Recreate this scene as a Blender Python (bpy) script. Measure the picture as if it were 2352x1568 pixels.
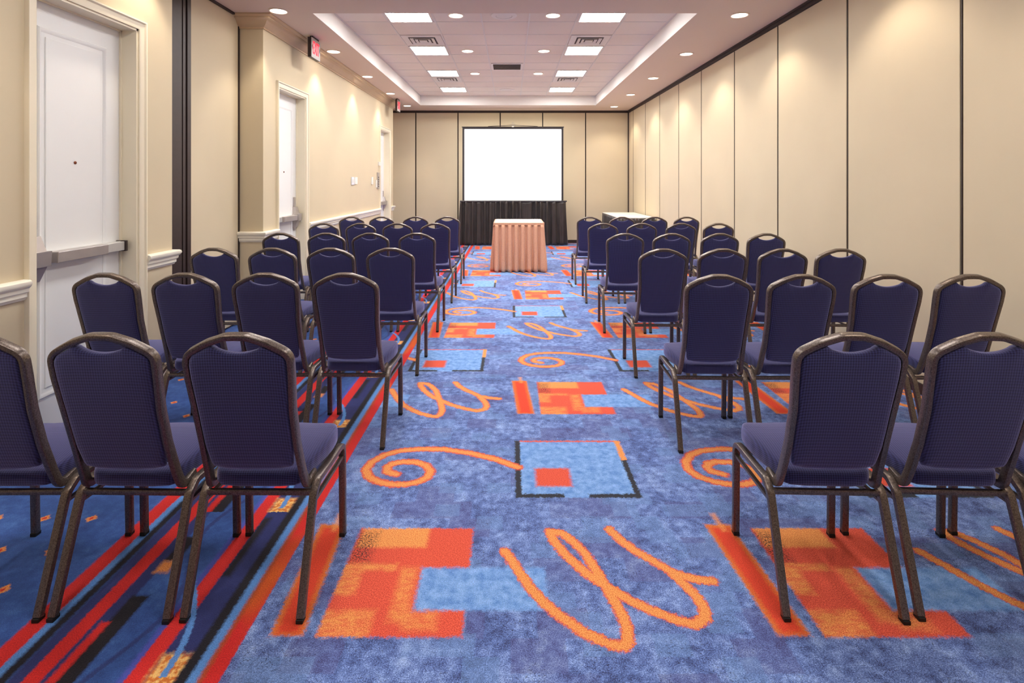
import bpy, bmesh, math, random
from mathutils import Vector, Matrix
random.seed(7)
for o in list(bpy.data.objects): bpy.data.objects.remove(o, do_unlink=True)
scn = bpy.context.scene
C = scn.collection
PI = math.pi

# ------------------------------------------------------------------ camera
FPX = 1240.0
cam_d = bpy.data.cameras.new('camera'); cam = bpy.data.objects.new('camera', cam_d); C.objects.link(cam)
cam.location = (0, 0, 1.42); cam.rotation_euler = (PI/2, 0, 0)
cam_d.sensor_width = 36; cam_d.sensor_fit = 'HORIZONTAL'
cam_d.lens = 36*FPX/2352; cam_d.shift_x = 3/2352; cam_d.shift_y = -366/2352
cam_d.clip_start = 0.05; cam_d.clip_end = 100
scn.camera = cam
# ------------------------------------------------------------------ world, exposure, light levels
w = bpy.data.worlds.new('world'); scn.world = w; w.use_nodes = True
w.node_tree.nodes['Background'].inputs[0].default_value = (1, .95, .9, 1)
w.node_tree.nodes['Background'].inputs[1].default_value = 0.3
scn.view_settings.view_transform = 'Standard'; scn.view_settings.look = 'None'
scn.view_settings.exposure = 0.66; scn.view_settings.gamma = 1; scn.view_settings.use_curve_mapping = False
PANEL_EMIT = 26.0        # fluorescent diffusers
SPOT_W = 20.0            # recessed downlights (W)
SPOT_COL = (1.0, 0.86, 0.70)
PANEL_COL = (1.0, 0.985, 0.965)
SCREEN_EMIT = 0.55       # glow given to the blank white screen surface

# ------------------------------------------------------------------ dimensions
XR = 2.752; XL = -2.49; XP = -2.73; YF = 12.6; YB = -2.6; ZS = 3.085; ZT = 3.288
TX0, TX1, TY0, TY1 = -1.957, 1.845, 5.33, 11.70

def lin(r, g, b):
    f = lambda c: ((c/255+.055)/1.055)**2.4 if c > 10 else c/255/12.92
    return (f(r), f(g), f(b), 1)

# ------------------------------------------------------------------ node helper
class NT:
    def __init__(s, name):
        s.m = bpy.data.materials.new(name); s.m.use_nodes = True
        s.t = s.m.node_tree; s.n = s.t.nodes; s.l = s.t.links
        s.b = s.n['Principled BSDF']
    def put(s, inp, v):
        if hasattr(v, 'is_output') or isinstance(v, bpy.types.NodeSocket): s.l.new(v, inp)
        else: inp.default_value = v
    def math(s, op, a, b=None, c=None, clamp=False):
        n = s.n.new('ShaderNodeMath'); n.operation = op; n.use_clamp = clamp
        s.put(n.inputs[0], a)
        if b is not None: s.put(n.inputs[1], b)
        if c is not None: s.put(n.inputs[2], c)
        return n.outputs[0]
    def vm(s, op, a, b=None, out=0):
        n = s.n.new('ShaderNodeVectorMath'); n.operation = op
        s.put(n.inputs[0], a)
        if b is not None:
            if op == 'SCALE': s.put(n.inputs['Scale'], b)
            else: s.put(n.inputs[1], b)
        return n.outputs[out]
    def comb(s, x, y, z=0.0):
        n = s.n.new('ShaderNodeCombineXYZ'); s.put(n.inputs[0], x); s.put(n.inputs[1], y); s.put(n.inputs[2], z); return n.outputs[0]
    def sep(s, v):
        n = s.n.new('ShaderNodeSeparateXYZ'); s.put(n.inputs[0], v); return n.outputs
    def noise(s, vec, scale, detail=2, rough=.5, col=False):
        n = s.n.new('ShaderNodeTexNoise'); n.inputs['Scale'].default_value = scale
        n.inputs['Detail'].default_value = detail; n.inputs['Roughness'].default_value = rough
        s.put(n.inputs['Vector'], vec)
        return n.outputs['Color'] if col else n.outputs['Fac']
    def mix(s, f, a, b, mode='MIX'):
        n = s.n.new('ShaderNodeMix'); n.data_type = 'RGBA'; n.blend_type = mode
        s.put(n.inputs[0], f); s.put(n.inputs[6], a); s.put(n.inputs[7], b); return n.outputs[2]
    def step(s, v, lo, hi):      # 0 below lo, 1 above hi (or reversed)
        n = s.n.new('ShaderNodeMapRange'); n.clamp = True
        s.put(n.inputs[0], v); n.inputs[1].default_value = lo; n.inputs[2].default_value = hi
        return n.outputs[0]
    def ramp(s, v, stops):
        n = s.n.new('ShaderNodeValToRGB'); s.put(n.inputs[0], v)
        cr = n.color_ramp
        cr.elements[0].position, cr.elements[0].color = stops[0]
        cr.elements[1].position, cr.elements[1].color = stops[-1]
        for p, c in stops[1:-1]:
            e = cr.elements.new(p); e.color = c
        return n.outputs[0]
    def bump(s, h, strength=.3, dist=.002):
        n = s.n.new('ShaderNodeBump'); n.inputs['Strength'].default_value = strength; n.inputs['Distance'].default_value = dist
        s.put(n.inputs['Height'], h); s.l.new(n.outputs[0], s.b.inputs['Normal'])
    def coord(s, k='Object'):
        return s.n.new('ShaderNodeTexCoord').outputs[k]
    def set(s, **k):
        for a, v in k.items(): s.put(s.b.inputs[a.replace('_', ' ')], v)
        return s

def simple(name, col, rough=.6, metal=0., noise_amt=.06, nscale=30, bump=0, bscale=200, bdist=.001, sheen=0, emit=0):
    t = NT(name); co = t.coord()
    f = t.noise(co, nscale, 3)
    dark = tuple(c*(1-noise_amt) for c in col[:3])+(1,); light = tuple(min(1, c*(1+noise_amt)) for c in col[:3])+(1,)
    c = t.mix(t.step(f, .3, .7), dark, light)
    t.set(Base_Color=c, Roughness=rough, Metallic=metal)
    if sheen:
        t.b.inputs['Sheen Weight'].default_value = sheen
    if emit:
        t.set(Emission_Color=col, Emission_Strength=emit)
    if bump: t.bump(t.noise(co, bscale, 2), bump, bdist)
    return t.m

M = {}
M['plaster'] = simple('wall_vinyl', lin(214, 199, 168), .75, noise_amt=.03, nscale=1.2, bump=.25, bscale=350)
M['panel'] = simple('partition_fabric', lin(216, 202, 173), .85, noise_amt=.025, nscale=1.5, bump=.3, bscale=500)
M['ceil'] = simple('ceiling_paint', lin(224, 204, 188), .85, noise_amt=.01, nscale=.8)
M['trayside'] = simple('tray_paint', lin(240, 236, 232), .8, noise_amt=.01)
M['grid'] = simple('ceiling_grid_paint', lin(222, 214, 208), .6, noise_amt=.01)
M['trim'] = simple('trim_paint', lin(240, 230, 205), .45, noise_amt=.02, nscale=3)
M['rail'] = simple('chair_rail_paint', lin(245, 240, 225), .4, noise_amt=.02, nscale=3)
M['crown'] = simple('crown_paint', lin(212, 186, 150), .45, noise_amt=.03, nscale=3)
M['door'] = simple('door_paint', lin(236, 237, 236), .45, noise_amt=.01, nscale=2)
M['dark'] = simple('dark_brown_metal', lin(54, 40, 38), .5, noise_amt=.1)
M['darkest'] = simple('dark_backing', lin(34, 24, 20), .8)  # dark backing behind the panel seams and the doors
M['steel'] = simple('brushed_steel', lin(188, 181, 178), .38, metal=.65, noise_amt=.08, nscale=8)
M['alum'] = simple('satin_aluminium', lin(215, 215, 213), .42, metal=.6, noise_amt=.03)
M['whiteplastic'] = simple('white_plastic', lin(238, 236, 228), .4, noise_amt=.01)
M['bluewhite'] = simple('cool_white_plastic', lin(225, 228, 236), .4, noise_amt=.01)
M['black'] = simple('black_plastic', lin(30, 26, 26), .45)
M['screenborder'] = simple('screen_border', lin(52, 50, 54), .7)
M['rubber'] = simple('rubber_foot', lin(22, 20, 20), .7)
M['whitecloth'] = simple('white_tablecloth', lin(250, 244, 232), .85, noise_amt=.01, bump=.2, bscale=400)
M['signface'] = simple('sign_plate', lin(186, 182, 178), .5, noise_amt=.02)
M['peep'] = simple('peephole_brass', lin(120, 60, 30), .4, metal=.5)
M['vent'] = simple('vent_white', lin(225, 216, 210), .5, noise_amt=.01)
M['ventdark'] = simple('vent_cavity', lin(95, 84, 80), .8)
M['flange'] = simple('downlight_flange', lin(240, 222, 205), .45, noise_amt=.01)

def emis(name, col, st):
    t = NT(name); f = t.noise(t.coord(), 4, 1)
    c = t.mix(t.step(f, .2, .8), col, tuple(x*.985 for x in col[:3])+(1,))
    t.set(Base_Color=col if st < 1 else (.8, .8, .8, 1), Emission_Color=c, Emission_Strength=st); return t.m
M['tube'] = emis('fluorescent_diffuser', PANEL_COL+(1,), PANEL_EMIT)
M['fill_panel'] = emis('added_fill_diffuser', PANEL_COL+(1,), PANEL_EMIT*.55)  # weaker emission for the added, unseen fill panels
M['lamp'] = emis('downlight_lens', (1., .86, .70, 1), 9)
M['exitred'] = emis('exit_letter', (1.0, .03, .06, 1), .6)
t = NT('projection_surface'); t.set(Base_Color=(.93, .93, .93, 1), Roughness=.9, Emission_Color=(1, 1, 1, 1), Emission_Strength=SCREEN_EMIT)
t.bump(t.noise(t.coord(), 600, 1), .05, .0005); M['screen'] = t.m

# ceiling tiles
t = NT('acoustic_tile'); co = t.coord()
f = t.noise(co, 90, 3, .7); g = t.noise(co, .9, 1)
c = t.mix(t.step(g, .35, .65), lin(228, 214, 203), lin(235, 223, 213))
c = t.mix(t.step(f, .6, .75), c, lin(205, 192, 186))
t.set(Base_Color=c, Roughness=.9); t.bump(f, .3, .002); M['tile'] = t.m

# powder-coated bronze chair frame
t = NT('bronze_powder_coat'); co = t.coord()
f = t.noise(co, 260, 2, .6)
c = t.mix(t.step(f, .35, .65), lin(90, 80, 74), lin(130, 118, 110))
t.set(Base_Color=c, Metallic=.62, Roughness=t.math('ADD', t.math('MULTIPLY', f, .2), .22)); t.bump(f, .25, .0006); M['frame'] = t.m

# navy diamond-weave upholstery
t = NT('navy_diamond_weave'); co = t.coord()
xyz = t.sep(co)
yz = t.math('ADD', xyz[1], xyz[2])
a = t.math('SINE', t.math('MULTIPLY', t.math('ADD', xyz[0], yz), 2*PI/.016))
b = t.math('SINE', t.math('MULTIPLY', t.math('SUBTRACT', xyz[0], yz), 2*PI/.016))
d = t.math('MULTIPLY', a, b)
n1 = t.noise(co, 900, 1)
h = t.math('ADD', t.math('MULTIPLY', d, .6), t.math('MULTIPLY', n1, .6))
c = t.mix(t.step(h, -.2, .8), lin(23, 21, 44), lin(64, 65, 116))
c = t.mix(t.step(t.noise(co, 6, 2), .35, .7), c, t.mix(.25, c, lin(50, 46, 92)))
t.set(Base_Color=c, Roughness=.9); t.b.inputs['Sheen Weight'].default_value = 1.0
t.b.inputs['Sheen Roughness'].default_value = .5
t.b.inputs['Sheen Tint'].default_value = lin(185, 188, 245); t.b.inputs['Specular IOR Level'].default_value = .2
t.bump(h, .35, .0015); M['navy'] = t.m

def cloth(name, c0, c1, sc, rough=.85, sheen=.3, b=.3):
    t = NT(name); co = t.coord()
    v = t.n.new('ShaderNodeMapping'); v.inputs['Scale'].default_value = (1, 1, .35); t.l.new(co, v.inputs[0])
    f = t.noise(v.outputs[0], sc, 3)
    t.set(Base_Color=t.mix(t.step(f, .3, .7), c0, c1), Roughness=rough)
    t.b.inputs['Sheen Weight'].default_value = sheen
    t.bump(f, b, .002); return t.m
M['salmon'] = cloth('salmon_skirt_fabric', lin(206, 152, 122), lin(220, 170, 140), 160)
M['blackcloth'] = cloth('black_pleated_satin', lin(48, 43, 43), lin(60, 55, 55), 14, rough=.33, sheen=.1, b=.1)

# ------------------------------------------------------------------ carpet
SPIRAL = [(-0.557, 2.625), (-0.606, 2.648), (-0.616, 2.692), (-0.595, 2.726), (-0.549, 2.743), (-0.482, 2.74), (-0.427, 2.709), (-0.393, 2.656), (-0.401, 2.597), (-0.442, 2.556), (-0.5, 2.537), (-0.561, 2.537), (-0.628, 2.56), (-0.686, 2.603), (-0.716, 2.67), (-0.705, 2.74), (-0.656, 2.814), (-0.58, 2.857), (-0.471, 2.874), (-0.348, 2.869), (-0.215, 2.831), (-0.085, 2.773), (0.039, 2.688)]
LOOPS = [(-0.022, 2.079), (0.027, 1.978), (0.064, 1.899), (0.113, 1.821), (0.179, 1.749), (0.242, 1.695), (0.304, 1.661), (0.345, 1.65), (0.364, 1.674), (0.371, 1.723), (0.365, 1.775), (0.342, 1.869), (0.318, 1.952), (0.286, 2.062), (0.245, 2.137), (0.206, 2.185), (0.158, 2.196), (0.171, 2.137), (0.21, 2.055), (0.279, 1.952), (0.346, 1.889), (0.409, 1.83), (0.484, 1.78), (0.546, 1.749), (0.59, 1.733), (0.633, 1.757), (0.645, 1.797), (0.637, 1.85), (0.616, 1.902), (0.59, 1.952)]
TAIL = [(0.404, 2.209), (0.435, 2.142), (0.481, 2.079), (0.534, 2.024), (0.592, 1.963), (0.651, 1.935), (0.719, 1.92)]
def carpet():
    t = NT('patterned_carpet'); co = t.coord()
    S = t.sep(co); X, Y = S[0], S[1]
    fine = t.noise(co, 260, 2, .8); med = t.noise(co, 26, 4, .65); big = t.noise(co, 5, 3, .6)
    jit = t.vm('SUBTRACT', t.noise(co, 70, 3, .8, col=True), (.5, .5, .5))
    # fold the half-drop repeat into one cell
    P, Q, x0, y0 = 1.593, 1.62, -.80, 1.52
    row = t.math('FLOOR', t.math('DIVIDE', t.math('SUBTRACT', Y, y0), Q))
    v = t.math('ADD', t.math('SUBTRACT', Y, t.math('MULTIPLY', row, Q)), 0.0)
    ux = t.math('SUBTRACT', t.math('SUBTRACT', X, x0), t.math('MULTIPLY', row, P/2))
    u = t.math('ADD', t.math('SUBTRACT', ux, t.math('MULTIPLY', t.math('FLOOR', t.math('DIVIDE', ux, P)), P)), x0)
    p = t.comb(u, v)
    p = t.vm('ADD', p, t.vm('MULTIPLY', jit, (.04, .04, 0)))
    ps = t.sep(p); U, V = ps[0], ps[1]
    def rect(xa, xb, ya, yb, soft=.006, px=None, py=None):
        px = U if px is None else px; py = V if py is None else py
        dx = t.math('SUBTRACT', t.math('ABSOLUTE', t.math('SUBTRACT', px, (xa+xb)/2)), (xb-xa)/2)
        dy = t.math('SUBTRACT', t.math('ABSOLUTE', t.math('SUBTRACT', py, (ya+yb)/2)), (yb-ya)/2)
        return t.step(t.math('MAXIMUM', dx, dy), soft, -soft)
    def poly(pts):
        dmin = None; q_ = p
        for ix, (A, B) in enumerate(zip(pts[:-1], pts[1:])):
            if ix % 4 == 0 and ix:      # keep the evaluation serial so that few values live at once
                mn = t.n.new('ShaderNodeVectorMath'); mn.operation = 'MULTIPLY_ADD'
                t.put(mn.inputs[0], dmin); mn.inputs[1].default_value = (1e-9, 1e-9, 0); t.put(mn.inputs[2], p); q_ = mn.outputs[0]
            dx, dy = B[0]-A[0], B[1]-A[1]; L2 = dx*dx+dy*dy
            pa = t.vm('SUBTRACT', q_, (A[0], A[1], 0))
            hh = t.math('MULTIPLY', t.vm('DOT_PRODUCT', pa, (dx, dy, 0), out=1), 1/L2, clamp=True)
            dd = t.vm('LENGTH', t.vm('SUBTRACT', pa, t.vm('SCALE', (dx, dy, 0), hh)), out=1)
            dmin = dd if dmin is None else t.math('MINIMUM', dmin, dd)
        return dmin
    flat = t.comb(X, Y)
    # --- field: mottled blue blocks
    def bricks(sx, sy, off=.5):
        b = t.n.new('ShaderNodeTexBrick'); b.offset = off; b.inputs['Mortar Size'].default_value = 0
        b.inputs['Scale'].default_value = 1; b.inputs['Brick Width'].default_value = sx; b.inputs['Row Height'].default_value = sy
        b.inputs['Color1'].default_value = (0, 0, 0, 1); b.inputs['Color2'].default_value = (1, 1, 1, 1); b.inputs['Bias'].default_value = 0
        t.put(b.inputs['Vector'], t.vm('ADD', flat, t.vm('MULTIPLY', jit, (.02, .02, 0))))
        return b.outputs['Color']
    b1 = bricks(.17, .12); b2 = bricks(.11, .085, .3)
    mott = t.math('ADD', t.math('ADD', t.math('MULTIPLY', med, .9), t.math('MULTIPLY', big, .6)), t.math('MULTIPLY', t.math('SUBTRACT', fine, .5), 1.1))
    field = t.ramp(t.math('SUBTRACT', mott, .25), [(.25, lin(62, 70, 112)), (.42, lin(90, 114, 178)), (.58, lin(122, 148, 212)), (.8, lin(172, 200, 244))])
    pm = t.math('MULTIPLY', t.step(b1, .62, .72), .42)
    field = t.mix(pm, field, t.mix(fine, lin(66, 66, 116), lin(112, 108, 168)))
    pm2 = t.math('MULTIPLY', t.step(b2, .7, .8), .4)
    field = t.mix(pm2, field, t.mix(fine, lin(74, 120, 190), lin(150, 184, 232)))
    speck = t.math('MULTIPLY', t.step(t.noise(co, 120, 2, .8), .56, .66), t.step(t.noise(co, 9, 2), .42, .58))
    field = t.mix(t.math('MULTIPLY', speck, .8), field, lin(50, 54, 84))
    # --- motifs on the field
    red = t.mix(t.step(fine, .35, .65), lin(206, 60, 48), lin(246, 112, 84))
    orange = t.mix(t.step(fine, .35, .65), lin(226, 112, 52), lin(255, 188, 112))
    pale = t.mix(t.step(t.math('ADD', t.math('MULTIPLY', med, .7), t.math('MULTIPLY', fine, .4)), .4, .7), lin(84, 134, 210), lin(150, 192, 246))
    black = t.mix(fine, lin(34, 36, 46), lin(66, 68, 78))
    col = field
    # upright bar
    U2 = t.math('ADD', U, t.math('MULTIPLY', t.math('SUBTRACT', V, 1.96), .06))
    col = t.mix(rect(-.772, -.667, 1.69, 2.24, .007, px=U2), col, t.mix(fine, lin(190, 84, 30), lin(250, 150, 74)))
    col = t.mix(t.math('MULTIPLY', rect(-.755, -.683, 1.70, 2.22, .012, px=U2), .9), col, t.mix(fine, lin(200, 30, 26), lin(250, 84, 60)))
    col = t.mix(rect(-.715, -.70, 2.2, 2.31, .012, px=U2), col, orange)
    # block with notch
    blk = rect(-.612, -.152, 1.685, 2.215)
    st_ = t.step(t.noise(t.vm('MULTIPLY', flat, (1, 2.2, 1)), 22, 3, .7), .38, .62)
    orange0 = orange; orange = t.mix(t.math('ADD', t.math('MULTIPLY', st_, .65), .35), red, orange)
    inner = t.mix(rect(-.60, -.33, 2.10, 2.26, .01), red, orange0)
    inner = t.mix(rect(-.62, -.42, 1.975, 2.01, .01), inner, orange)
    inner = t.mix(rect(-.62, -.54, 1.86, 2.01, .012), inner, orange)
    inner = t.mix(rect(-.62, -.45, 1.66, 1.79, .014), inner, orange)
    inner = t.mix(t.math('MULTIPLY', rect(-.40, -.34, 1.74, 1.99, .014), .9), inner, orange)
    inner = t.mix(t.math('MULTIPLY', rect(-.35, -.24, 1.71, 1.79, .014), .8), inner, orange)
    inner = t.mix(t.math('MULTIPLY', t.math('MULTIPLY', rect(-.61, -.53, 2.02, 2.19, .02), t.step(t.noise(co, 140, 2, .8), .46, .56)), .9), inner, lin(60, 40, 44))
    orange = orange0
    col = t.mix(blk, col, inner)
    col = t.mix(rect(-.325, .125, 1.79, 1.99, .008), col, pale)
    # framed square
    col = t.mix(rect(.0215, .592, 2.43, 2.965, .004), col, pale)
    col = t.mix(rect(.0215, .05, 2.43, 2.965, .004), col, black)
    col = t.mix(rect(.0215, .245, 2.43, 2.46, .004), col, black)
    col = t.mix(rect(.355, .592, 2.43, 2.46, .004), col, black)
    col = t.mix(rect(.565, .592, 2.43, 2.78, .004), col, black)
    col = t.mix(rect(.05, .592, 2.95, 2.965, .004), col, red)
    col = t.mix(rect(.565, .594, 2.76, 2.965, .005), col, orange)
    col = t.mix(rect(.12, .288, 2.52, 2.68, .01), col, red)
    # spiral + loops
    dS = poly(SPIRAL)
    col = t.mix(t.step(dS, .031, .022), col, red); col = t.mix(t.step(dS, .022, .012), col, orange)
    dL = t.math('MINIMUM', poly(LOOPS), poly(TAIL))
    col = t.mix(t.step(dL, .026, .018), col, red); col = t.mix(t.step(dL, .021, .012), col, orange)
    # --- striped border on the left
    Xj = t.math('ADD', X, t.math('MULTIPLY', t.sep(jit)[0], .022))
    Yj = t.math('ADD', Y, t.math('MULTIPLY', t.sep(jit)[1], .03))
    bm = t.math('ADD', t.math('MULTIPLY', med, .5), t.math('ADD', t.math('MULTIPLY', fine, .25), t.math('MULTIPLY', big, .4)))
    bblue = t.ramp(bm, [(.35, lin(44, 68, 128)), (.6, lin(62, 98, 172)), (.8, lin(86, 130, 200))])
    navy = t.mix(bm, lin(34, 38, 84), lin(62, 72, 136))
    bred = t.mix(fine, lin(190, 26, 32), lin(244, 60, 56))
    bredor = t.mix(t.step(t.noise(t.vm('MULTIPLY', flat, (1, .35, 1)), 5, 2), .58, .72), bred, t.mix(fine, lin(180, 60, 20), lin(244, 120, 50)))
    lblue = t.mix(fine, lin(60, 116, 200), lin(124, 180, 246))
    bblk = t.mix(fine, lin(18, 18, 28), lin(50, 48, 58))
    Vp = t.math('MODULO', t.math('ADD', Yj, 8.0-1.565+.04), .80)   # 0 at the flame foot, repeats every .8
    def band(a, b_, s=.004): return rect(a, b_, -50, 50, s, px=Xj, py=Yj)
    def pat(a, b_, va, vb, s=.006): return rect(a, b_, va, vb, s, px=Xj, py=Vp)
    B = bblue
    swing = t.math('MULTIPLY', t.math('SINE', t.math('MULTIPLY', Y, 2*PI/.8)), .055)
    dsw = t.math('ABSOLUTE', t.math('SUBTRACT', t.math('SUBTRACT', Xj, swing), -1.19))
    B = t.mix(t.math('MULTIPLY', t.step(dsw, .014, .006), .75), B, navy)
    B = t.mix(band(-1.43, -1.29), B, navy)
    B = t.mix(band(-1.556, -1.488, .006), B, bredor)
    B = t.mix(band(-1.494, -1.462), B, lblue)
    B = t.mix(band(-1.466, -1.434, .008), B, bblk)
    B = t.mix(band(-1.392, -1.338), B, bred)
    B = t.mix(pat(-1.30, -1.24, -.02, .33), B, bblk)
    B = t.mix(pat(-1.30, -1.25, .50, .64), B, bblk)
    B = t.mix(pat(-1.322, -1.292, -.02, .22), B, bred)
    B = t.mix(pat(-1.30, -1.25, .80-.36, .80-.30, .01), B, orange)
    B = t.mix(band(-1.12, -1.10, .008), B, lin(84, 92, 190))
    B = t.mix(band(-1.05, -.95), B, navy)
    B = t.mix(pat(-1.045, -1.01, .42, .76, .012), B, bblk)
    B = t.mix(band(-1.10, -1.045), B, bred)
    B = t.mix(pat(-1.045, -.952, -.01, .10, .012), B, t.mix(t.step(t.noise(co, 60, 2), .42, .58), lin(226, 130, 60), lin(255, 208, 130)))
    wig = t.math('ADD', -1.0, t.math('MULTIPLY', t.math('POWER', t.math('SUBTRACT', Vp, .05), 2.0), -1.1))
    dw = t.math('ABSOLUTE', t.math('SUBTRACT', Xj, wig))
    inw = t.math('MULTIPLY', t.math('GREATER_THAN', Vp, .025), t.math('LESS_THAN', Vp, .40))
    B = t.mix(t.math('MULTIPLY', t.step(dw, .013, .007), inw), B, lblue)
    B = t.mix(band(-.958, -.915, .006), B, bblk)
    B = t.mix(band(-.923, -.884, .006), B, lblue)
    B = t.mix(band(-.890, -.828, .006), B, bredor)
    B = t.mix(band(-.893, -.880, .008), B, t.mix(fine, lin(120, 50, 30), lin(220, 110, 60)))
    # small diamonds on the far left
    du = t.math('ABSOLUTE', t.math('SUBTRACT', t.math('MODULO', t.math('ADD', Xj, 20+1.77+.1), .2), .1))
    dv = t.math('ABSOLUTE', t.math('SUBTRACT', t.math('MODULO', t.math('ADD', Yj, 20-1.941+.1+.06), .2), .1))
    dm = t.math('MULTIPLY', t.step(t.math('ADD', du, t.math('MULTIPLY', dv, .9)), .028, .018), t.step(X, -1.66, -1.68))
    B = t.mix(dm, B, orange); 
    dm2 = t.math('MULTIPLY', t.step(t.math('ADD', du, dv), .014, .006), t.step(X, -1.66, -1.68))
    B = t.mix(dm2, B, bred)
    side = t.step(t.math('ADD', X, t.math('MULTIPLY', t.sep(jit)[0], .012)), -.827, -.831)
    col = t.mix(side, col, B)
    grain = t.step(t.math('ADD', t.math('MULTIPLY', fine, .6), t.math('MULTIPLY', t.noise(co, 420, 1, .5), .5)), .3, .8)
    col = t.mix(1.0, col, t.mix(grain, (.66, .66, .66, 1), (1.3, 1.3, 1.3, 1)), 'MULTIPLY')
    t.set(Base_Color=col, Roughness=.95); t.b.inputs['Sheen Weight'].default_value = .12
    t.b.inputs['Specular IOR Level'].default_value = .1
    t.bump(fine, .5, .004)
    return t.m
M['carpet'] = carpet()

# ------------------------------------------------------------------ mesh helpers
def link(name, verts, faces, mat, parent=None, smooth=False, loc=None):
    me = bpy.data.meshes.new(name); me.from_pydata([tuple(v) for v in verts], [], faces); me.validate()
    bm = bmesh.new(); bm.from_mesh(me); bmesh.ops.recalc_face_normals(bm, faces=bm.faces); bm.to_mesh(me); bm.free()
    me.materials.append(mat)
    if smooth:
        me.polygons.foreach_set('use_smooth', [True]*len(me.polygons))
        if smooth != 'all': me.set_sharp_from_angle(angle=math.radians(38))
    o = bpy.data.objects.new(name, me); C.objects.link(o)
    if parent: o.parent = parent
    if loc: o.location = loc
    return o
class MB:
    def __init__(s): s.v = []; s.f = []
    def add(s, vs, fs):
        k = len(s.v); s.v += [tuple(x) for x in vs]; s.f += [tuple(i+k for i in f) for f in fs]; return s
    def box(s, x0, x1, y0, y1, z0, z1, bev=0):
        if bev <= 0:
            return s.add([(x0,y0,z0),(x1,y0,z0),(x1,y1,z0),(x0,y1,z0),(x0,y0,z1),(x1,y0,z1),(x1,y1,z1),(x0,y1,z1)],
              [(0,3,2,1),(4,5,6,7),(0,1,5,4),(1,2,6,5),(2,3,7,6),(3,0,4,7)])
        b = bmesh.new(); bmesh.ops.create_cube(b, size=1)
        for q in b.verts: q.co = Vector(((x0+x1)/2+q.co.x*(x1-x0), (y0+y1)/2+q.co.y*(y1-y0), (z0+z1)/2+q.co.z*(z1-z0)))
        bmesh.ops.bevel(b, geom=b.edges[:], offset=bev, segments=2, affect='EDGES', profile=.5)
        b.verts.index_update()
        s.add([q.co[:] for q in b.verts], [[q.index for q in f.verts] for f in b.faces]); b.free(); return s
    def disc(s, c, r, z0, z1, n=40, r2=None):
        r2 = r if r2 is None else r2
        vs = [(c[0]+r*math.cos(2*PI*i/n), c[1]+r*math.sin(2*PI*i/n), z0) for i in range(n)]
        vs += [(c[0]+r2*math.cos(2*PI*i/n), c[1]+r2*math.sin(2*PI*i/n), z1) for i in range(n)]
        return s.add(vs, [tuple(range(n))[::-1], tuple(range(n, 2*n))]+[(i, (i+1)%n, n+(i+1)%n, n+i) for i in range(n)])
    def lathe(s, prof, c=(0,0,0), n=40, axis='z'):
        vs = []
        for r, z in prof:
            for i in range(n):
                a = 2*PI*i/n; q = (r*math.cos(a), r*math.sin(a), z)
                if axis == 'x': q = (z, q[0], q[1])
                if axis == 'y': q = (q[0], z, q[1])
                vs.append((c[0]+q[0], c[1]+q[1], c[2]+q[2]))
        m = len(prof); fs = []
        for j in range(m):
            k = (j+1) % m
            for i in range(n): fs.append((j*n+i, j*n+(i+1)%n, k*n+(i+1)%n, k*n+i))
        return s.add(vs, fs)
    def build(s, name, mat, parent=None, smooth=False, loc=None): return link(name, s.v, s.f, mat, parent, smooth, loc)

def sweep(mb, path, prof, F, closed=False, side=1):
    """Mitred sweep; F = fixed axis, profile = (lateral, along F)."""
    P = [Vector(q) for q in path]; F = Vector(F).normalized(); n = len(P); k = len(prof); vs = []
    for i in range(n):
        a = P[i]-P[i-1] if (i > 0 or closed) else None
        b = P[(i+1) % n]-P[i] if (i < n-1 or closed) else None
        if a is None: a = b
        if b is None: b = a
        a = a.normalized(); b = b.normalized()
        la = a.cross(F).normalized(); lb = b.cross(F).normalized()
        l = (la+lb).normalized(); c = max(.25, l.dot(la)); l = l/c*side
        for (q, r) in prof: vs.append(P[i]+l*q+F*r)
    fs = []
    m = n if closed else n-1
    for i in range(m):
        j = (i+1) % n
        for q in range(k): fs.append((i*k+q, i*k+(q+1)%k, j*k+(q+1)%k, j*k+q))
    if not closed: fs += [tuple(range(k))[::-1], tuple((n-1)*k+q for q in range(k))]
    mb.add(vs, fs); return mb
def rprof(w_, d_, r):   # rounded rectangle profile
    out = []
    for sx, sy, a0 in ((1,1,0),(-1,1,90),(-1,-1,180),(1,-1,270)):
        for a in (0, 45, 90):
            t_ = math.radians(a0+a); out.append((sx*(w_/2-r)+r*math.cos(t_), sy*(d_/2-r)+r*math.sin(t_)))
    return out
def fillet(pts, rs, n=6):
    P = [Vector(p) for p in pts]; out = [P[0]]
    for i in range(1, len(P)-1):
        r = rs[i-1]; a = (P[i-1]-P[i]).normalized(); b = (P[i+1]-P[i]).normalized()
        ang = a.angle(b); dd = min(r/math.tan(ang/2), (P[i-1]-P[i]).length*.49, (P[i+1]-P[i]).length*.49)
        s_ = P[i]+a*dd; e = P[i]+b*dd
        for k in range(n+1):
            q = k/n; out.append(s_*(1-q)**2+P[i]*2*q*(1-q)+e*q*q)
    out.append(P[-1]); return out
def tag(o, label, cat, group=None, kind=None):
    o['label'] = label; o['category'] = cat
    if group: o['group'] = group
    if kind: o['kind'] = kind
    return o
def empty(name, loc=(0,0,0), rz=0):
    o = bpy.data.objects.new(name, None); C.objects.link(o); o.location = loc; o.rotation_euler = (0,0,rz); o.empty_display_size = .1
    return o
def struct(o): o['kind'] = 'structure'; return o
def copy_tree(o, parent=None):
    c = o.copy(); C.objects.link(c)
    if parent: c.parent = parent
    for ch in list(o.children): copy_tree(ch, c)
    return c

# ------------------------------------------------------------------ room shell
struct(MB().box(-3.6, XR+.15, YB-.15, YF+.2, -.1, 0).build('floor', M['carpet']))
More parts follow.
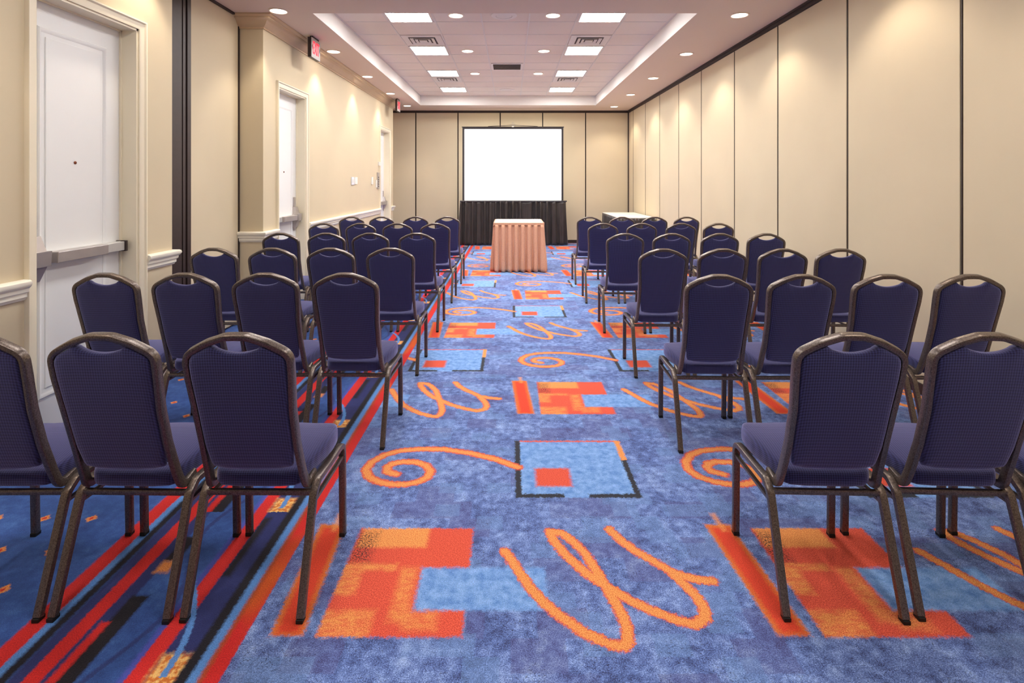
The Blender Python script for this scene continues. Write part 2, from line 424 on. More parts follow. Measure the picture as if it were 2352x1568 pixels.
# soffit ring of the ceiling
m = MB()
m.box(-3.6, TX0, YB-.15, YF+.2, ZS, ZS+.03); m.box(TX1, XR+.15, YB-.15, YF+.2, ZS, ZS+.03)
m.box(TX0, TX1, YB-.15, TY0, ZS, ZS+.03); m.box(TX0, TX1, TY1, YF+.2, ZS, ZS+.03)
struct(m.build('ceiling', M['ceil']))
# tray side band
m = MB(); m.box(TX0-.03, TX0, TY0-.03, TY1+.03, ZS+.03, ZT); m.box(TX1, TX1+.03, TY0-.03, TY1+.03, ZS+.03, ZT)
m.box(TX0, TX1, TY0-.03, TY0, ZS+.03, ZT); m.box(TX0, TX1, TY1, TY1+.03, ZS+.03, ZT)
m.box(TX0, TX0+.004, TY0, TY1, ZS, ZS+.03); m.box(TX1-.004, TX1, TY0, TY1, ZS, ZS+.03); m.box(TX0, TX1, TY1-.004, TY1, ZS, ZS+.03)
struct(m.build('trim_1', M['trayside']))
struct(MB().box(TX0-.03, TX1+.03, TY0-.03, TY1+.03, ZT, ZT+.03).build('ceiling_tray', M['tile']))
TC, TW = -.06, .544
m = MB()
for k in (-2.5, -1.5, -.5, .5, 1.5, 2.5): m.box(TC+k*TW-.009, TC+k*TW+.009, TY0, TY1, ZT-.004, ZT)
for k in range(-1, 10):
    y = 6.298+k*.54; m.box(TX0, TX1, y-.009, y+.009, ZT-.003, ZT)
m.box(TX0, TX0+.02, TY0, TY1, ZT-.004, ZT); m.box(TX1-.02, TX1, TY0, TY1, ZT-.004, ZT); m.box(TX0, TX1, TY1-.02, TY1, ZT-.004, ZT); m.box(TX0, TX1, TY0, TY0+.02, ZT-.004, ZT)
struct(m.build('trim_2', M['grid']))

# left wall with three door openings, recess for the folding panels, bump end
DZ = 2.44; DOORS = [(2.822, 3.606), (5.79, 6.553), (10.29, 11.07)]
m = MB()
def wallseg(y0, y1, z0=0, z1=ZS): m.box(XL-.16, XL, y0, y1, z0, z1)
wallseg(YB, 2.822); wallseg(2.822, 3.606, DZ); wallseg(3.606, 3.97)
wallseg(5.43, 5.79); wallseg(5.79, 6.553, DZ); wallseg(6.553, 10.29); wallseg(10.29, 11.07, DZ); wallseg(11.07, 11.42)
m.box(XP-.12, XL-.16, 3.85, 3.97, 0, ZS); m.box(XP-.12, XL-.16, 5.43, 5.55, 0, ZS)
m.box(XP-.12, XP-.03, 3.97, 5.43, 0, ZS)
m.box(-3.5, XL-.16, 11.30, 11.42, 0, ZS); m.box(-3.5, -3.4, 11.42, YF, 0, ZS)
struct(m.build('wall_left', M['plaster']))
struct(MB().box(-3.6, XR+.15, YB-.15, YB, 0, ZS).build('wall_back', M['plaster']))
# left folding panel in its recess
struct(MB().box(XP-.02, XP, 4.56, 5.405, .02, ZS-.02, .003).build('wall_recess', M['panel']))
m = MB(); m.box(XP-.03, XP+.006, 5.408, 5.43, 0, ZS); m.box(XP-.03, XP+.02, 3.97, 5.43, ZS-.018, ZS)
m.box(XP-.03, XP+.05, 3.97, 4.40, 0, ZS); m.box(XP-.03, XP+.02, 4.40, 4.44, 0, ZS); m.box(XP-.03, XP+.035, 4.44, 4.475, 0, ZS)
m.box(XP-.03, XP+.01, 4.475, 4.51, 0, ZS); m.box(XP-.03, XP+.03, 4.51, 4.56, 0, ZS)
struct(m.build('trim_3', M['dark']))
# right folding wall
def panels(axis, cuts, name, fixed):
    back = MB(); 
    if axis == 'y': back.box(fixed+.03, fixed+.1, YB, YF, 0, ZS)
    else: back.box(-3.4, XR, fixed+.03, fixed+.1, 0, ZS)
    root = struct(back.build(name, M['darkest']))
    for a, b in zip(cuts[:-1], cuts[1:]):
        g = .012; q = MB()
        if axis == 'y': q.box(fixed, fixed+.03, a+g, b-g, .07, ZS-.05, .003)
        else: q.box(a+g, b-g, fixed, fixed+.03, .07, ZS-.05, .003)
        q.build('panel', M['panel'], root)
    e = MB()
    for c in cuts[1:-1]:
        if axis == 'y': e.box(fixed-.004, fixed+.029, c-.010, c-.004, .02, ZS-.05)
        else: e.box(c-.010, c-.004, fixed-.004, fixed+.029, .02, ZS-.05)
    e.build('edge_strip', M['dark'], root)
    return root
panels('y', [YB, -1.14, -.04, 1.07, 2.18, 3.297, 4.416, 5.565, 6.645, 7.796, 8.843, 9.978, 11.04, 12.13, YF], 'wall_right', XR)
panels('x', [-3.4, -3.2, -2.215, -1.23, -.244, .747, 1.748, XR], 'wall_far', YF)
m = MB(); m.box(XR-.03, XR, YB, YF, ZS-.022, ZS); m.box(XR-.012, XR, YB, YF, ZS-.052, ZS-.022); m.box(XR-.004, XR+.02, YB, YF, ZS-.06, ZS-.052)
m.box(-3.4, XR-.03, YF-.03, YF, ZS-.022, ZS); m.box(-3.4, XR-.012, YF-.012, YF, ZS-.052, ZS-.022)
m.box(XR-.022, XR, YF-.045, YF, 0, ZS-.05)
struct(m.build('trim_4', M['dark']))
struct(MB().box(XR-.012, XR+.02, YB, YF, 0, .07).build('baseboard_right', M['dark']))
struct(MB().box(-3.4, XR-.012, YF-.012, YF+.02, 0, .07).build('baseboard_far', M['dark']))

# crown, chair rail, baseboard, casings on the left wall
CROWN = [(0,-.124),(.012,-.124),(.012,-.112),(.022,-.106),(.030,-.10),(.045,-.088),(.062,-.066),(.078,-.050),(.094,-.042),(.10,-.034),(.10,-.026),(.118,-.020),(.128,-.012),(.128,0),(0,0)]
RAIL = [(0,-.052),(.010,-.050),(.014,-.04),(.020,-.034),(.020,-.014),(.028,-.008),(.030,0),(.030,.010),(.040,.020),(.046,.032),(.044,.046),(.034,.053),(.0,.055)]
z = ZS; zr = .868
m = MB(); sweep(m, [(XP, 5.43, z), (XL, 5.43, z), (XL, 11.42, z), (-3.4, 11.42, z)], CROWN, (0,0,1))
struct(m.build('trim_5', M['crown'], smooth=True))
m = MB(); sweep(m, [(XL, YB, z), (XL, 3.97, z), (XL-.1, 3.97, z)], CROWN, (0,0,1)); struct(m.build('trim_6', M['crown'], smooth=True))
def rails(name, off, prof, mat, zz):
    m = MB(); e = .0615
    sweep(m, [(XL, YB, zz), (XL, DOORS[0][0]-e, zz)], prof, (0,0,1))
    sweep(m, [(XL, DOORS[0][1]+e, zz), (XL, 3.97, zz), (XL-.1, 3.97, zz)], prof, (0,0,1))
    sweep(m, [(XP+.001, 5.43, zz), (XL, 5.43, zz), (XL, DOORS[1][0]-e, zz)], prof, (0,0,1))
    sweep(m, [(XL, DOORS[1][1]+e, zz), (XL, DOORS[2][0]-e, zz)], prof, (0,0,1))
    sweep(m, [(XL, DOORS[2][1]+e, zz), (XL, 11.42, zz), (XL-.3, 11.42, zz)], prof, (0,0,1))
    return struct(m.build(name, mat, smooth=True))
rails('trim_7', 0, RAIL, M['rail'], zr)
rails('baseboard_left', 0, [(0,0),(.014,0),(.014,.085),(.008,.10),(0,.10)], M['trim'], 0)
CAS = [(0,0),(0,.010),(.010,.014),(.040,.016),(.048,.026),(.058,.026),(.060,.018),(.060,0)]

def hardware(door, y0, y1, latch_far):
    """panic bar on the room side of a door slab; faces +X at XL-.11"""
    f = XL-.11; L = y1-y0
    s = (lambda a: y1-a*L) if latch_far else (lambda a: y0+a*L)
    def bx(mb, a, b, x0, x1, z0, z1, bev=.003):
        ya, yb = sorted((s(a), s(b))); return mb.box(x0, x1, ya, yb, z0, z1, bev)
    zc = 1.0
    bar = bx(MB(), .0, .97, f+.001, f+.035, zc-.032, zc+.032); bar = bar.build('push_bar', M['alum'], door)
    bx(MB(), .22, .72, f+.03, f+.085, zc-.030, zc+.032, .004).build('push_pad', M['steel'], bar)
    bx(MB(), .72, .95, f+.03, f+.060, zc-.027, zc+.030, .003).build('end_cover', M['alum'], bar)
    bx(MB(), .95, .975, f+.0, f+.068, zc-.034, zc+.036, .003).build('end_cap', M['dark'], bar)
    ya, yb = sorted((s(.01), s(.19)))
    mb = MB()
    # tapered latch housing
    ym = (ya+yb)/2
    def frus(z0, w0, d0, z1, w1, d1):
        mb.add([(f, ym-w0, z0), (f+d0, ym-w0*.8, z0), (f+d0, ym+w0*.8, z0), (f, ym+w0, z0), (f, ym-w1, z1), (f+d1, ym-w1*.8, z1), (f+d1, ym+w1*.8, z1), (f, ym+w1, z1)],
               [(0,3,2,1),(4,5,6,7),(0,1,5,4),(1,2,6,5),(2,3,7,6),(3,0,4,7)])
    hw = (yb-ya)/2
    frus(zc-.04, hw, .075, zc+.042, hw, .08); frus(zc+.042, hw*.9, .055, zc+.125, hw*.62, .035); frus(zc-.125, hw*.6, .03, zc-.04, hw*.9, .06)
    mb.build('latch_case', M['steel'], door)
    r = MB(); r.box(f, f+.018, ym-.018, ym+.018, zc+.125, zc+.24, .004); r.box(f, f+.018, ym-.014, ym+.014, zc-.16, zc-.125, .004)
    r.build('latch_rod', M['steel'], door)

for i, (y0, y1) in enumerate(DOORS):
    f = XL-.11
    d = struct(MB().box(f-.045, f, y0+.016, y1-.016, .008, DZ-.016, .002).build(f'door_{i+1}', M['door']))
    pa, pb, za, zb = y0+.14, y1-.14, .22, 2.28
    prof = [(0,0),(0,.004),(.006,.010),(.012,.010),(.020,.004),(.026,.002),(.026,0)]
    mm = MB(); sweep(mm, [(f,pa,za),(f,pb,za),(f,pb,zb),(f,pa,zb)], prof, (1,0,0), closed=True, side=-1)
    mm.build('panel_moulding', M['door'], d, smooth=True)
    MB().box(f-.002, f+.006, pa+.05, pb-.05, za+.05, zb-.05, .004).build('raised_panel', M['door'], d)
    MB().lathe([(.001,0),(.009,0),(.009,.004),(.006,.006),(.001,.006)], (f+.004 if False else f+.006, (y0+y1)/2, 1.535), 16, 'x').build('peephole', M['peep'], d)
    hardware(d, y0+.016, y1-.016, i > 0)
    # jamb liner + stop + casing
    j = MB(); j.box(f-.06, XL, y0, y0+.014, 0, DZ); j.box(f-.06, XL, y1-.014, y1, 0, DZ); j.box(f-.06, XL, y0, y1, DZ-.014, DZ)
    j.box(f+.001, f+.014, y0+.014, y0+.024, 0, DZ-.014); j.box(f+.001, f+.014, y1-.024, y1-.014, 0, DZ-.014); j.box(f+.001, f+.014, y0+.014, y1-.014, DZ-.024, DZ-.014)
    sweep(j, [(XL,y0,0),(XL,y0,DZ),(XL,y1,DZ),(XL,y1,0)], CAS, (1,0,0), side=-1)
    struct(j.build(f'trim_{8+i}', M['trim'], smooth=True))
    MB().box(f-.10, f-.06, y0-.05, y1+.05, 0, DZ+.05).build(f'wall_behind', M['darkest'])['kind'] = 'structure'

# ------------------------------------------------------------------ ceiling fixtures
LY = [6.03, 7.65, 9.25, 10.87]; LX = [TC-2*TW, TC+2*TW]
sides = ['left', 'right']; ords = ['nearest', 'second nearest', 'third', 'farthest']
def fluor(lx, ly, lz, label, group, mat='tube'):
    r = tag(empty('ceiling_light', (lx, ly, lz)), label, 'ceiling light', group)
    m = MB(); a, b = .252, .235
    for q in ((-a,a,-a,-b),(-a,a,b,a),(-a,-b,-b,b),(b,a,-b,b)): m.box(*q, -.012, -.001)
    m.build('frame', M['vent'], r)
    MB().box(-b, b, -b, b, -.009, -.003).build('diffuser', M[mat], r)
for si, lx in enumerate(LX):   # unseen fill panels added above the camera side to brighten the near floor
    for y, q in ((4.25, 'just before the tray'), (2.6, 'above the nearest chairs'), (.9, 'right above the camera')):
        fluor(lx, y, ZS, mat='fill_panel', label=f'added unseen fill panel in the flat ceiling {q}, {("left", "right")[si]} one', group='added flat ceiling fill panels')
for si, lx in enumerate(LX):
    for li, ly in enumerate(LY):
        fluor(lx, ly, ZT, f'square fluorescent ceiling panel, {ords[li]} one of the {sides[si]} column in the ceiling tray', 'fluorescent ceiling panels')
def square_vent(x, y, label):
    r = tag(empty('ceiling_vent', (x, y, ZT)), label, 'vent', 'square air diffusers in the ceiling tray')
    MB().box(-.20, .20, -.20, .20, -.006, -.004).build('backing', M['ventdark'], r)
    def ring(nm, a, b, z0, z1):
        m = MB()
        # sloped louvre ring: outer edge high, inner edge low
        o = [(-a,-a,z1),(a,-a,z1),(a,a,z1),(-a,a,z1)]; i = [(-b,-b,z0),(b,-b,z0),(b,b,z0),(-b,b,z0)]
        o2 = [(p[0],p[1],p[2]+.004) for p in o]; i2 = [(p[0],p[1],p[2]+.004) for p in i]
        vs = o+i+o2+i2; fs = []
        for k in range(4):
            n = (k+1)%4
            fs += [(k,n,4+n,4+k),(8+k,12+k,12+n,8+n),(k,8+k,8+n,n),(4+k,4+n,12+n,12+k)]
        m.add(vs, fs).build(nm, M['vent'], r)
    m = MB(); a, b = .255, .175
    for q in ((-a,a,-a,-b),(-a,a,b,a),(-a,-b,-b,b),(b,a,-b,b)): m.box(*q, -.010, -.002)
    m.build('frame', M['vent'], r)
    ring('louvre', .155, .118, -.012, -.020); ring('louvre', .100, .066, -.012, -.020)
    MB().box(-.05, .05, -.045, .045, -.018, -.012).build('centre_plate', M['vent'], r)
square_vent(LX[0], 7.108, 'square louvred air diffuser before the second left fluorescent panel')
square_vent(LX[1], 7.108, 'square louvred air diffuser before the second right fluorescent panel')
square_vent(LX[0], 9.79, 'square louvred air diffuser just behind the third left fluorescent panel')
square_vent(LX[1], 9.79, 'square louvred air diffuser just behind the third right fluorescent panel')
r = tag(empty('return_grille', (TC, 8.728, ZT)), 'slatted return air grille in the middle of the ceiling tray', 'vent')
MB().box(-.23, .23, -.2, .2, -.006, -.003).build('backing', M['ventdark'], r)
m = MB(); m.box(-.25,.25,-.24,-.2,-.01,-.002); m.box(-.25,.25,.2,.24,-.01,-.002); m.box(-.25,-.22,-.2,.2,-.01,-.002); m.box(.22,.25,-.2,.2,-.01,-.002)
m.build('frame', M['vent'], r)
for k in range(6):
    y = -.165+k*.066
    MB().add([(-.22,y,-.016),(.22,y,-.016),(.22,y+.03,-.006),(-.22,y+.03,-.006),(-.22,y,-.019),(.22,y,-.019),(.22,y+.03,-.009),(-.22,y+.03,-.009)],
        [(0,1,2,3),(7,6,5,4),(0,4,5,1),(2,6,7,3),(1,5,6,2),(0,3,7,4)]).build('slat', M['vent'], r)
for y, lb in ((6.05, 'round ceiling speaker between the nearest pair of fluorescent panels'), (10.93, 'round ceiling speaker between the farthest pair of fluorescent panels')):
    r = tag(empty('ceiling_speaker', (TC-.015, y, ZT)), lb, 'speaker', 'round ceiling speakers')
    MB().lathe([(.092,-.012),(.115,-.012),(.145,-.006),(.148,-.001),(.092,-.001)], n=48).build('flange', M['vent'], r, smooth=True)
    MB().disc((0,0), .092, -.003, -.010, 40, .088).build('grille', M['grid'], r)

def spot(parent, x, y, z, ang, w=SPOT_W, blend=.55):
    ld = bpy.data.lights.new('lamp_beam', 'SPOT'); ld.energy = w; ld.color = SPOT_COL; ld.spot_size = math.radians(ang); ld.spot_blend = blend; ld.shadow_soft_size = .035
    o = bpy.data.objects.new('lamp_beam', ld); C.objects.link(o); o.parent = parent; o.location = (0, 0, -.03); return o
dl0 = None
def downlight(x, y, z, label, group, ang, w=SPOT_W):
    global dl0
    r = tag(empty('downlight', (x, y, z)), label, 'downlight', group)
    if dl0 is None:
        a = MB().lathe([(.074,-.004),(.078,-.009),(.092,-.006),(.094,-.001),(.074,-.001)], n=48).build('flange', M['flange'], r, smooth=True)
        b = MB().disc((0,0), .075, -.001, -.005, 40).build('lens', M['lamp'], r); dl0 = (a.data, b.data)
    else:
        for nm, me in zip(('flange', 'lens'), dl0):
            o = bpy.data.objects.new(nm, me); C.objects.link(o); o.parent = r
    spot(r, x, y, z, ang, w)
on = ['nearest', 'second', 'third', 'fourth', 'fifth']
for k in range(5):
    downlight(-2.258, 5.25+1.63*k, ZS, f'round recessed downlight over the left wall, {on[k]} of five seen along the left soffit', 'downlights along the left soffit', 86)
    downlight(2.28, 5.38+1.63*k, ZS, f'round recessed downlight by the folding wall, {on[k]} of five seen along the right soffit', 'downlights along the right soffit', 118)
for k in range(3):
    y = [6.05, 7.69, 9.29][k]
    downlight(TC-TW-.01, y, ZT, f'round downlight in the ceiling tray, {on[k]} one left of centre', 'downlights in the ceiling tray', 100)
    downlight(TC+TW-.01, y, ZT, f'round downlight in the ceiling tray, {on[k]} one right of centre', 'downlights in the ceiling tray', 100)
bh = ['first', 'second', 'third', 'fourth']
for k in range(4):   # unseen downlights added to the soffit rows to brighten the near floor
    downlight(-2.258, 5.25-1.63*(k+1), ZS, f'added unseen downlight in the left soffit above the camera side, {bh[k]} before the visible row', 'downlights along the left soffit', 86)
    downlight(2.28, 5.38-1.63*(k+1), ZS, f'added unseen downlight in the right soffit above the camera side, {bh[k]} before the visible row', 'downlights along the right soffit', 118)

# exit signs
def exit_sign(y, label):
    L, Hh, T = .275, .225, .045
    r = tag(empty('exit_sign', (-2.25, y, ZS)), label, 'exit sign', 'exit signs by the left wall')
    MB().box(-T, -.004, 0, L, -Hh-.022, -.022, .003).build('housing', M['dark'], r)
    MB().box(-.004, .0, .001, L-.001, -Hh-.021, -.023, .0005).build('face_plate', M['signface'], r)
    MB().box(-T*.85, -.004, .05, L-.03, -.0225, 0).build('canopy', M['dark'], r)
    cu = bpy.data.curves.new('letters', 'FONT'); cu.body = 'EXIT'; cu.size = .17; cu.extrude = .002; cu.offset = .0015; cu.align_x = 'CENTER'
    o = bpy.data.objects.new('letters_tmp', cu); C.objects.link(o)
    bpy.context.view_layer.update()
    dg = bpy.context.evaluated_depsgraph_get(); me = bpy.data.meshes.new_from_object(o.evaluated_get(dg)); bpy.data.objects.remove(o)
    xs = [v.co.x for v in me.vertices]; ys = [v.co.y for v in me.vertices]; sx = .195/(max(xs)-min(xs)); sy = .145/(max(ys)-min(ys)); y0 = min(ys)
    for v in me.vertices:
        v.co = Vector((.0015+v.co.z, L/2+v.co.x*sx, -Hh-.022+.045+(v.co.y-y0)*sy))
    me.materials.clear(); me.materials.append(M['exitred'])
    o = bpy.data.objects.new('letters', me); C.objects.link(o); o.parent = r
    for s_ in (1, -1):
        c = L/2+s_*.120
        MB().add([(.001,c-s_*.008,-.155),(.001,c-s_*.008,-.095),(.001,c+s_*.010,-.125),(.003,c-s_*.008,-.155),(.003,c-s_*.008,-.095),(.003,c+s_*.010,-.125)],
            [(0,1,2),(3,5,4),(0,3,4,1),(1,4,5,2),(2,5,3,0)]).build('arrow', M['ventdark'], r)
exit_sign(6.10, 'red lettered EXIT sign hung before the middle door on the left')
exit_sign(10.72, 'small far EXIT sign hung at the far end of the left wall')

# wall plates
def plate(nm, y0, y1, z0, z1, mat, label, cat, d=.012):
    r = tag(empty(nm, (XL, (y0+y1)/2, z0)), label, cat)
    a = (y1-y0)/2; h = z1-z0
    MB().box(.0005, d, -a, a, 0, h, .002).build('cover', mat, r); return r, a, h
r, a, h = plate('light_switch', 8.42, 8.565, 1.375, 1.50, M['bluewhite'], 'cool white double switch plate on the left wall, left of the cream plate', 'switch')
for k in (-1, 1): MB().box(.012, .017, k*.03-.014, k*.03+.014, h*.28, h*.72, .002).build('rocker', M['whiteplastic'], r)
r, a, h = plate('wall_plate', 8.60, 8.74, 1.385, 1.50, M['whiteplastic'], 'plain cream wall plate right beside the cool white switch plate', 'wall plate')
r, a, h = plate('volume_control', 9.62, 9.70, 1.38, 1.51, M['whiteplastic'], 'narrow cream wall plate between the twin plates and the far door', 'wall plate', .02)
r, a, h = plate('light_switch', 9.94, 10.02, 1.32, 1.46, M['whiteplastic'], 'white switch plate at the left edge of the button panel', 'switch')
MB().box(.012, .018, -.012, .012, h*.35, h*.65, .002).build('rocker', M['whiteplastic'], r)
r, a, h = plate('control_panel', 10.04, 10.19, 1.29, 1.60, M['steel'], 'tall steel control panel with dark buttons beside the far door', 'control panel', .014)
for k in range(5): MB().lathe([(.001,0),(.013,0),(.013,.006),(.001,.006)], (.014, 0, .05+k*.042), 16, 'x').build('button', M['black'], r)
r, a, h = plate('thermostat', 10.12, 10.21, 1.73, 1.80, M['whiteplastic'], 'small white thermostat on the wall above the button panel', 'thermostat', .03)

# ------------------------------------------------------------------ projection screen and drape
YS = 12.2
sx0, sx1, sz0, sz1 = -1.09, 1.19, .985, 2.655
r = tag(empty('projection_screen', ((sx0+sx1)/2, YS, 0)), 'large white projection screen with dark border at the far end of the room', 'projection screen')
ox = (sx0+sx1)/2; hw = (sx1-sx0)/2
m = MB(); bw = .045
m.box(-hw, -hw+bw, -.006, .006, sz0, sz1); m.box(hw-bw, hw, -.006, .006, sz0, sz1); m.box(-hw+bw, hw-bw, -.006, .006, sz1-.04, sz1); m.box(-hw+bw, hw-bw, -.006, .006, sz0, sz0+.02)
m.build('border', M['screenborder'], r)
MB().box(-hw+bw, hw-bw, -.003, .003, sz0+.02, sz1-.04).build('screen_surface', M['screen'], r)
MB().box(-hw-.015, hw+.015, -.014, .014, sz1, sz1+.018, .003).build('top_bar', M['dark'], r)
m = MB(); sweep(m, [(-.56, -.01, sz1+.02), (-.04, -.01, sz1+.047), (.04, -.01, sz1+.047), (.56, -.01, sz1+.02)], rprof(.012, .012, .003), (0, 1, 0)); m.build('carrying_handle', M['dark'], r)
m = MB(); sweep(m, [(-.035, 0, sz1+.05), (-.04, 0, sz1+.08), (-.015, 0, sz1+.10), (.015, 0, sz1+.10), (.04, 0, sz1+.08), (.035, 0, sz1+.05)], rprof(.006, .006, .002), (0, 1, 0)); m.box(-.004, .004, -.004, .004, sz1+.06, sz1+.125); m.build('hanging_hook', M['steel'], r)
MB().box(-.025, .025, -.024, -.012, sz1+.005, sz1+.035, .004).build('clip', M['whiteplastic'], r)
MB().box(-hw+.03, hw-.03, .012, .05, sz0-.06, sz0, .004).build('roller_case', M['dark'], r)
MB().box(-.02, .02, .05, .09, .03, sz1+.04, .004).build('post', M['dark'], r)
for a in (0, 90, -90):
    q = math.radians(a+90)
    m = MB(); sweep(m, fillet([(0, .07, .45), (.33*math.cos(q), .07+.12*math.sin(q), .15), (.38*math.cos(q), .07+.14*math.sin(q), .012)], [.05]), rprof(.02, .02, .004), (math.sin(q), -math.cos(q), 0)); m.build('leg', M['dark'], r)

def skirt(name, path, z0, z1, pitch, amp_t, amp_b, flare, mat, parent, rnd=0, box=False, seed=1, nz=14, step=.008):
    """pleated fabric following a plan path (open), outward = right of direction"""
    rg = random.Random(seed); P = [Vector((a, b, 0)) for a, b in path]
    samples = []; s_acc = 0
    for A, B in zip(P[:-1], P[1:]):
        L = (B-A).length; n = max(2, int(L/step)); d = (B-A).normalized()
        for i in range(n): samples.append((A+d*(L*i/n), d, s_acc+L*i/n, L*i/n, L))
        s_acc += L
    samples.append((P[-1], d, s_acc, L, L))
    phases = [(rg.uniform(0, 2*PI), rg.uniform(.55, 1.7)) for _ in range(5)]
    vs = []; n = len(samples)
    # blended normals near corners
    nor = []
    for i, s in enumerate(samples):
        acc = Vector()
        for k in range(-3, 4):
            q = samples[min(n-1, max(0, i+k))][1]; acc += Vector((q.y, -q.x, 0))
        nor.append(acc.normalized())
    for j in range(nz+1):
        t_ = j/nz; zz = z1+(z0-z1)*t_
        amp = amp_t+(amp_b-amp_t)*min(1, t_*1.3)
        for i, (p, d, s, sl, L) in enumerate(samples):
            ph = s/pitch*2*PI
            if box:
                q = (s/pitch) % 1; w_ = (1/(1+math.exp(-(q-.12)*45)))*(1/(1+math.exp((q-.72)*22)))
                wv = (w_*2-1)*1.25; wv += .25*math.sin(ph*2+1)*t_
            else:
                wv = math.sin(ph+rnd*2.0*math.sin(s*7+1))*.7
                for a, f in phases: wv += rnd*.45*math.sin(ph*f+a+.6*t_*math.sin(a*3))
            off = amp*wv+flare*t_**1.2
            vs.append(p+nor[i]*off+Vector((0, 0, zz+(.004*math.sin(ph+1) if j == nz else 0))))
    fs = [(j*n+i, j*n+i+1, (j+1)*n+i+1, (j+1)*n+i) for j in range(nz) for i in range(n-1)]
    o = link(name, vs, fs, mat, parent, smooth='all')
    sd = o.modifiers.new('thickness', 'SOLIDIFY'); sd.thickness = .003
    return o
r = tag(empty('stage_drape', (.07, YS, 0)), 'black gathered drape hanging from the projection screen to the carpet', 'drape')
skirt('curtain', [(-1.19, -.045), (-1.19, -.07), (1.17, -.07), (1.17, -.045)], .012, 1.0, .13, .022, .042, .045, M['blackcloth'], r, rnd=.6, seed=4)
m = MB(); sweep(m, [(-1.195, -.05, .99), (-1.195, -.075, .99), (1.175, -.075, .99), (1.175, -.05, .99)], [(-.008,-.014),(.010,-.016),(.016,0),(.010,.016),(-.008,.016)], (0,0,1)); m.build('header_tape', M['blackcloth'], r, smooth=True)

# ------------------------------------------------------------------ skirted tables
r = tag(empty('presentation_table', (.128, 8.95, 0)), 'small table with salmon box pleated skirt standing in the aisle before the screen', 'table')
hx, hy, tz = .378, .40, .779
MB().box(-hx, hx, -hy, hy, tz-.025, tz-.003, .004).build('tabletop', M['door'], r)
for sx in (-1, 1):
    for sy in (-1, 1): MB().box(sx*(hx-.06)-.014, sx*(hx-.06)+.014, sy*(hy-.06)-.014, sy*(hy-.06)+.014, 0, tz-.025, .003).build('leg', M['dark'], r)
MB().box(-hx-.003, hx+.003, -hy-.003, hy+.003, tz-.006, tz, .003).build('tablecloth', M['whitecloth'], r)
c = hx+.012; e = hy+.012
skirt('pleated_skirt', [(-c, -e), (c, -e), (c, e), (-c, e), (-c, -e)], .012, tz-.035, .1025, .013, .026, .034, M['salmon'], r, box=True, nz=16, step=.005)
m = MB(); sweep(m, [(-c, -e, tz-.022), (c, -e, tz-.022), (c, e, tz-.022), (-c, e, tz-.022)], [(-.004,-.018),(.010,-.018),(.012,0),(.010,.020),(-.004,.020)], (0,0,1), closed=True)
m.build('skirt_band', M['salmon'], r, smooth=True)
for x_, z_ in ((-c-.002, .02), (c+.004, .03)):
    MB().box(x_-.010, x_+.010, -e-.014, -e+.03, tz-.05, tz-.005+z_*.3, .006).build('clip', M['salmon'], r)

r = tag(empty('side_table', (2.375, 11.02, 0)), 'long white topped table with black skirt against the folding wall at the far right', 'table')
hx, hy, tz = .345, .89, .75
MB().box(-hx, hx, -hy, hy, tz-.03, tz-.004, .004).build('tabletop', M['door'], r)
for sx in (-1, 1):
    for sy in (-1, 1): MB().box(sx*(hx-.06)-.014, sx*(hx-.06)+.014, sy*(hy-.1)-.014, sy*(hy-.1)+.014, 0, tz-.03, .003).build('leg', M['dark'], r)
MB().box(-hx-.003, hx+.003, -hy-.003, hy+.003, tz-.006, tz+.002, .003).build('tablecloth', M['whitecloth'], r)
c = hx+.008; e = hy+.012
skirt('pleated_skirt', [(c-.03, -e), (c-.03, -e+.001), (-c, -e), (-c, e), (c-.03, e)][::-1], .012, tz-.012, .07, .006, .016, .012, M['blackcloth'], r, rnd=.4, seed=9)

